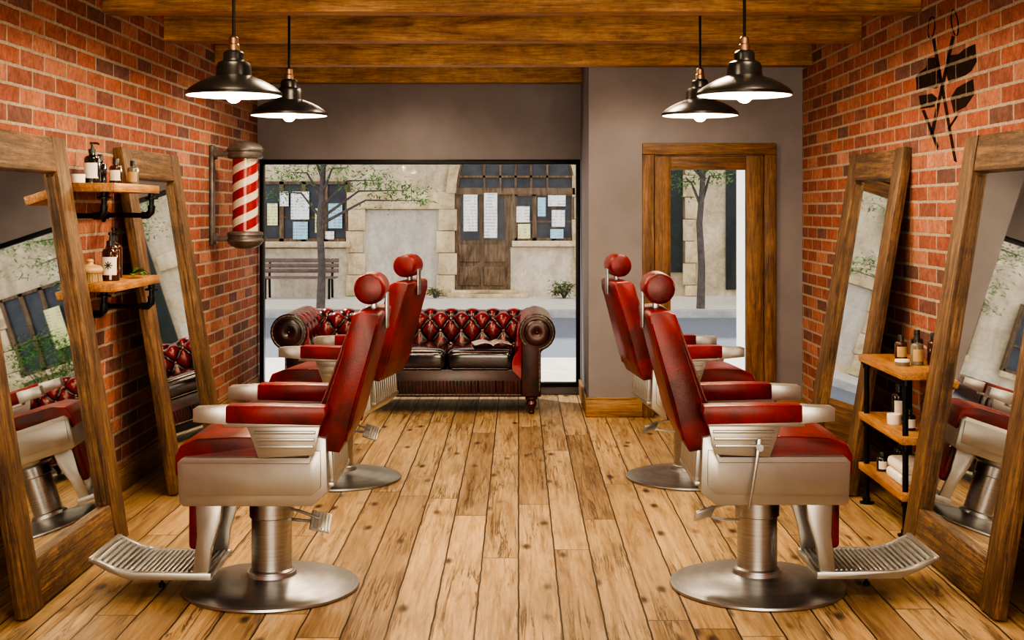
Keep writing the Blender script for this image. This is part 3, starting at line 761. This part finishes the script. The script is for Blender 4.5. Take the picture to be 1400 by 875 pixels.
def fx(px): return (px - 709.) * D / 1800.
def fz(py): return H - (py - 285.) * D / 1800.
m_plaster = stained('weathered_plaster', (.38, .31, .20), (.64, .53, .37), (.76, .66, .49))
m_pale = stained('pale_plaster', (.50, .44, .34), (.72, .63, .50), (.80, .72, .59), 2.)
m_panel = stained('grey_panel', (.46, .43, .38), (.61, .56, .48), (.66, .61, .53), 1.2)
m_stone = stained('cut_stone', (.40, .30, .18), (.70, .56, .36), (.80, .68, .49), 2.2)
m_oldwood = wood('old_brown_wood', 'z', (.080, .048, .028), (.22, .140, .082), (.33, .225, .14), .7, 1, 16, .45)
m_dglass = M('dark_pane', (.055, .062, .078), .3, 0, .4, 3)
m_shut = M('green_shutter', (.03, .04, .036), .6, 0, .2, 8)
bd = thing('stone_building', 'weathered stone and plaster building across the street', 'building', (0, D, -.13))
def lb(bm, p0, p1, q0, q1, y0, y1, bev=.0): box(bm, fx(p0), fx(p1), y0, y1, fz(q1) + .13, fz(q0) + .13, bev)
def bpart(name, rects, mat, parent=bd):
    bm = B()
    for r in rects: lb(bm, *r)
    return build(name, bm, mat, parent)
bpart('wall', [(-300, 1700, -560, 405, 0, .5)], m_plaster)  # unseen upper height added so the wall shades the street
bpart('plinth', [(-300, 477, 340, 405, -.04, .0)], m_pale); bpart('plinth', [(698, 905, 338, 405, -.04, 0)], m_pale)
bpart('stone_panel', [(497, 600, 287, 396, -.03, 0)], m_panel)
bpart('stone_band', [(475, 622, 263, 286, -.12, 0, .02)], m_stone); bpart('stone_band', [(497, 601, 396, 405, -.08, 0)], m_stone); bpart('stone_band', [(785, 905, 240, 262, -.1, 0, .02)], m_stone)
for a, b in ((477, 497), (600, 622), (785, 800), (936, 950), (1130, 1150)):
    bm = B(); y = 286 if a < 620 else 150
    q = y
    k = 0
    while q < 405:
        q2 = min(405, q + 30); lb(bm, a - (3 if k % 2 else 0), b + (3 if k % 2 == 0 else 0), q, q2 - .8, -.1, 0, .008); q = q2; k += 1
    build('pilaster', bm, m_stone, bd)
# arch and fanlight
cxp = 705
P_ = [(fx(cxp + 94 * math.cos(t_)), fz(264 - 118 * math.sin(t_)) + .13) for t_ in [PI * k / 24 for k in range(25)]]
Pi_ = [(fx(cxp + 81 * math.cos(t_)), fz(264 - 104 * math.sin(t_)) + .13) for t_ in [PI * k / 24 for k in range(25)]]
build('stone_arch', one(prism, P_ + Pi_[::-1], 'y', -.14, 0), m_stone, bd)
fl = build('fanlight', one(prism, Pi_, 'y', -.02, 0), m_dglass, bd)
bm = B(); lb(bm, 622, 786, 257, 266, -.1, 0); lb(bm, 626, 784, 240, 243, -.07, 0)
for x in (662, 684, 705, 726, 748): lb(bm, x - 1.5, x + 1.5, 175, 258, -.07, 0)
tube(bm, [(p[0], -.05, p[1]) for p in Pi_], .05, 6); build('fanlight_bars', bm, m_oldwood, fl)
# door
dr = bpart('entrance_door', [(622, 698, 266, 396, -.05, 0)], m_oldwood)
for r in ((630, 656, 270, 328, -.06, -.05), (662, 690, 270, 328, -.06, -.05)): bpart('door_pane', [r], m_dglass, dr)
for r in ((628, 656, 334, 358, -.075, -.05, .01), (662, 691, 334, 358, -.075, -.05, .01), (628, 656, 364, 390, -.075, -.05, .01), (662, 691, 364, 390, -.075, -.05, .01)): bpart('door_panel', [r], m_oldwood, dr)
bpart('door_step', [(612, 722, 400, 405, -.5, 0, .01)], m_stone); bpart('door_step', [(618, 708, 396, 400, -.3, 0, .01)], m_stone)
def bwindow(p0, p1, q0, q1, cols, sill=True):
    w_ = bpart('window', [(p0, p1, q0, q1, -.03, 0)], m_dglass)
    R = [(p0, p1, q0, q0 + 4, -.09, 0), (p0, p1, q1 - 4, q1, -.09, 0)]
    for k in range(cols + 1):
        x = p0 + (p1 - p0) * k / cols; R.append((x - 3.0, x + 3.0, q0, q1, -.09, 0))
    R.append((p0, p1, (q0 * .4 + q1 * .6) - 1.3, (q0 * .4 + q1 * .6) + 1.3, -.07, 0))
    bpart('window_bars', R, m_oldwood, w_)
    if sill: bpart('window_sill', [(p0 - 4, p1 + 4, q1, q1 + 8, -.16, 0, .01)], m_stone)
bwindow(356, 476, 248, 330, 4); bwindow(704, 784, 264, 329, 3); bwindow(1040, 1125, 230, 340, 3); bwindow(180, 300, 240, 335, 4); bwindow(1220, 1320, 230, 340, 3)
bpart('shutter', [(912, 933, 205, 372, -.06, 0, .01)], m_shut); bpart('side_door', [(992, 1026, 225, 396, -.06, 0, .01)], m_shut)
# paper notices
mp = {'w': paper_mat('white_paper', (.88, .89, .90)), 'y': paper_mat('yellow_paper', (.86, .82, .42)), 'b': paper_mat('blue_paper', (.42, .68, .82))}
for (p0, p1, q0, q1, k, lab) in ((367, 381, 278, 308, 'y', 'yellow paper notice at the left of the window behind the tree'), (399, 424, 262, 300, 'w', 'large white notice in the window above the street bench'),
        (402, 422, 303, 327, 'b', 'pale blue notice below the large white one in the window above the bench'), (432, 443, 285, 318, 'y', 'narrow yellow notice beside the left tree trunk in the street window'),
        (450, 469, 278, 312, 'b', 'blue notice at the right end of the window above the bench'), (634, 653, 266, 316, 'w', 'tall white notice on the left leaf of the old door'),
        (662, 680, 264, 325, 'w', 'tall white notice on the right leaf of the old door'), (706, 724, 282, 304, 'w', 'upper left white notice in the window right of the old door'),
        (708, 725, 306, 326, 'y', 'lower left yellowish notice in the window right of the old door'), (749, 773, 267, 282, 'w', 'wide white notice at the top of the window right of the old door'),
        (754, 772, 287, 310, 'w', 'square white notice at mid height in the window right of the old door'), (1050, 1072, 262, 318, 'y', 'yellowish notice in the street window beyond the green side door'),
        (384, 396, 262, 282, 'w', 'small white notice between the yellow and large white ones in the bench window'), (735, 746, 270, 296, 'b', 'pale blue notice in the middle of the window right of the old door'),
        (446, 458, 316, 327, 'w', 'small white notice low at the right of the window above the bench'), (752, 770, 313, 326, 'b', 'pale blue notice low at the right of the window beside the old door')):
    tag(build('paper_notice', one(box, fx(p0), fx(p1), D - .115, D - .110, fz(q1), fz(q0)), mp[k], None, 0), lab, 'notice', 'paper notices across the street')
# bench
bn = thing('street_bench', 'wooden slatted bench against the building across the street', 'bench', (fx(416), 24.25, -.13))
m_benchw = M('bench_wood', (.19, .135, .115), .6, 0, .25, 9)
bm = B()
for k in range(4): box(bm, -.70, .70, -.34 + k * .11, -.25 + k * .11, .37, .40, .006)
build('seat', bm, m_benchw, bn)
bm = B()
for k in range(3): box(bm, -.70, .70, .10 + k * .02, .135 + k * .02, .46 + k * .095, .535 + k * .095, .006)
build('backrest', bm, m_benchw, bn)
for x in (-.58, .58):
    bm = B(); tube(bm, [(x, -.30, .0), (x, -.28, .365), (x, .10, .365)], .022, 8); tube(bm, [(x, .14, .0), (x, .10, .365), (x, .18, .72)], .022, 8); build('leg', bm, m_black, bn)
# trees and bushes
m_bark = M('grey_bark', (.13, .11, .10), .9, 0, .3, 14, .3)
m_fol = M('tree_leaves', (.13, .27, .08), .6, 0, .4, 2.5); m_fol2 = M('bush_leaves', (.08, .22, .035), .6, 0, .5, 3)
def leaves(bm, c, n, sp, ls):
    for k in range(n):
        p = Vector((random.gauss(c[0], sp[0]), random.gauss(c[1], sp[1]), random.gauss(c[2], sp[2])))
        a, b_ = random.random() * 2 * PI, random.uniform(-.9, .5)
        d_ = Vector((math.cos(a) * math.cos(b_), math.sin(a) * math.cos(b_), math.sin(b_))); s_ = d_.cross(Vector((random.gauss(0, .3), random.gauss(0, .3), 1))).normalized()
        l_ = ls * random.uniform(.6, 1.3); w_ = l_ * .13
        v = [bm.verts.new(q) for q in (p, p + d_ * l_ * .5 + s_ * w_, p + d_ * l_, p + d_ * l_ * .5 - s_ * w_)]; bm.faces.new(v)
def tree(label, loc, cl):
    t = thing('street_tree', label, 'tree', loc, group='street trees')
    bm = B(); pts = [(0, 0, 0), (.02, .01, .7), (-.02, 0, 1.4), (.03, 0, 2.0), (.05, .02, 2.6), (.0, 0, 3.3)]
    tube(bm, pts, [.075, .062, .054, .048, .04, .02], 10)
    fb = B()
    for (x, y, z, n, s) in cl:
        z0 = min(2.9, max(1.4, z - .45)); tube(bm, [(.02, 0, z0), (x * .45, y * .45, z0 + (z - z0) * .75 + .1), (x, y, z)], [.03, .016, .005], 6)
        leaves(fb, (x, y, z), int(n * 1.9), (s, s, s * .34), .10)
        for i in range(4):
            u = .5 + .13 * i; leaves(fb, (x * u, y * u, z0 + (z - z0) * (u + .15)), n // 5, (.12, .1, .06), .10)
    build('trunk', bm, m_bark, t); build('foliage', fb, m_fol, t, 0)
ca = [(1.40, 0, 1.95, 110, .20), (.95, .1, 2.12, 120, .26), (.45, -.2, 2.32, 90, .28), (1.65, 0, 1.78, 40, .10), (-.50, 0, 2.25, 90, .22), (-.75, .2, 1.92, 40, .16)]
ca += [(random.uniform(-1.3, 1.6), random.uniform(-.8, .8), random.uniform(2.6, 3.7), 100, .32) for k in range(14)]
tree('slim street tree in front of the bench, branches across the shop window view', (-3.27, 21.75, -.13), ca)
cb_ = [(-.35, 0, 2.1, 60, .18), (.35, .1, 2.2, 60, .2), (.1, 0, 2.38, 70, .22)] + [(random.uniform(-1.2, 1.2), random.uniform(-.8, .8), random.uniform(2.6, 3.6), 100, .3) for k in range(13)]
tree('slim street tree seen through the glazed door', (3.0, 21.7, -.13), cb_)
def bush(label, loc, r, h, n, mat=m_fol2):
    t = thing('bush', label, 'bush', loc)
    bm = B()
    for k in range(6):
        a = k * PI / 3; tube(bm, [(0, 0, 0), (r * .3 * math.cos(a), r * .3 * math.sin(a), h * .4), (r * .6 * math.cos(a), r * .6 * math.sin(a), h * .8)], [.02, .012, .005], 5)
    build('stem', bm, m_bark, t)
    fb = B()
    for k in range(n // 20):
        a = random.random() * 2 * PI; q = r * math.sqrt(random.random()) * .8; leaves(fb, (q * math.cos(a), q * math.sin(a), h * random.uniform(.25, .95)), 20, (r * .14, r * .14, h * .08), .1)
    build('foliage', fb, mat, t, 0)
m_weed = M('weed_leaves', (.17, .21, .08), .7, 0, .4, 4)
bush('small weed clump at the wall right of the old door', (fx(770), 24.2, -.13), .26, .30, 400, m_weed)
bush('small weed clump left of the old door step', (fx(598), 24.2, -.13), .14, .20, 160, m_weed)
for i, (x, y) in enumerate(((4.6, 22.9), (6.5, 22.9), (8.4, 22.9))):
    bush(['rounded green hedge bush nearest the glazed door view', 'rounded green hedge bush in the middle of three', 'rounded green hedge bush farthest along the street'][i], (x, y, -.13), .72, 1.5, 2600)

# ------------------------------------------------------------------ light
w = bpy.data.worlds.new('World'); SC.world = w; w.use_nodes = True
bg = w.node_tree.nodes['Background']; bg.inputs[0].default_value = (1., .97, .95, 1); bg.inputs[1].default_value = 1.45
def light(kind, loc, energy, col, rot=(0, 0, 0), **k):
    li = bpy.data.lights.new(kind.lower() + '_lamp', kind); li.energy = energy; li.color = col
    for a, b_ in k.items(): setattr(li, a, b_)
    o = bpy.data.objects.new(kind.lower() + '_lamp', li); C.objects.link(o); o.location = loc; o.rotation_euler = rot; return o
sq = Vector((.38, -.42, -.82)).to_track_quat('-Z', 'Y').to_euler()
light('SUN', (0, 0, 20), 4.4, (1, .94, .84), sq, angle=.03)
WARM = (1, .775, .515)
for x, y, e in ((-.9, 3.2, 105), (.9, 3.2, 105), (0, 5.0, 120), (-1.2, 5.4, 45), (1.1, 5.4, 45), (-.9, 6.4, 70), (.9, 6.4, 70), (-.6, 7.5, 85), (.6, 7.5, 75), (-1.2, 8.7, 125), (.8, 8.7, 60), (-.8, 9.95, 45)):
    light('SPOT', (x, y, 2.64), e, WARM, spot_size=math.radians(158), spot_blend=.5, shadow_soft_size=.2)  # unseen ceiling spots; rear ones added to brighten dark walls
light('AREA', (0, .2, 2.5), 45, (1, .83, .61), (math.radians(38), 0, 0), shape='RECTANGLE', size=3.0, size_y=.8)  # unseen overhead fill added near the camera
light('AREA', (0, -1.3, 1.2), 130, (1, .82, .60), (math.radians(103), 0, 0), shape='RECTANGLE', size=3.8, size_y=1.4, spread=math.radians(140))  # unseen fill added behind the camera to brighten beams and facing sides
# ------------------------------------------------------------------ camera
cam = bpy.data.cameras.new('Camera'); co = bpy.data.objects.new('Camera', cam); C.objects.link(co)
co.location = (0, 0, H); co.rotation_euler = (PI / 2, 0, 0)
cam.sensor_width = 36; cam.lens = 36 * 1800 / 1400.; cam.shift_x = -9 / 1400.; cam.shift_y = -152.5 / 1400.
SC.camera = co
try:
    SC.view_settings.view_transform = 'AgX'; SC.view_settings.look = 'AgX - High Contrast'
except Exception: pass
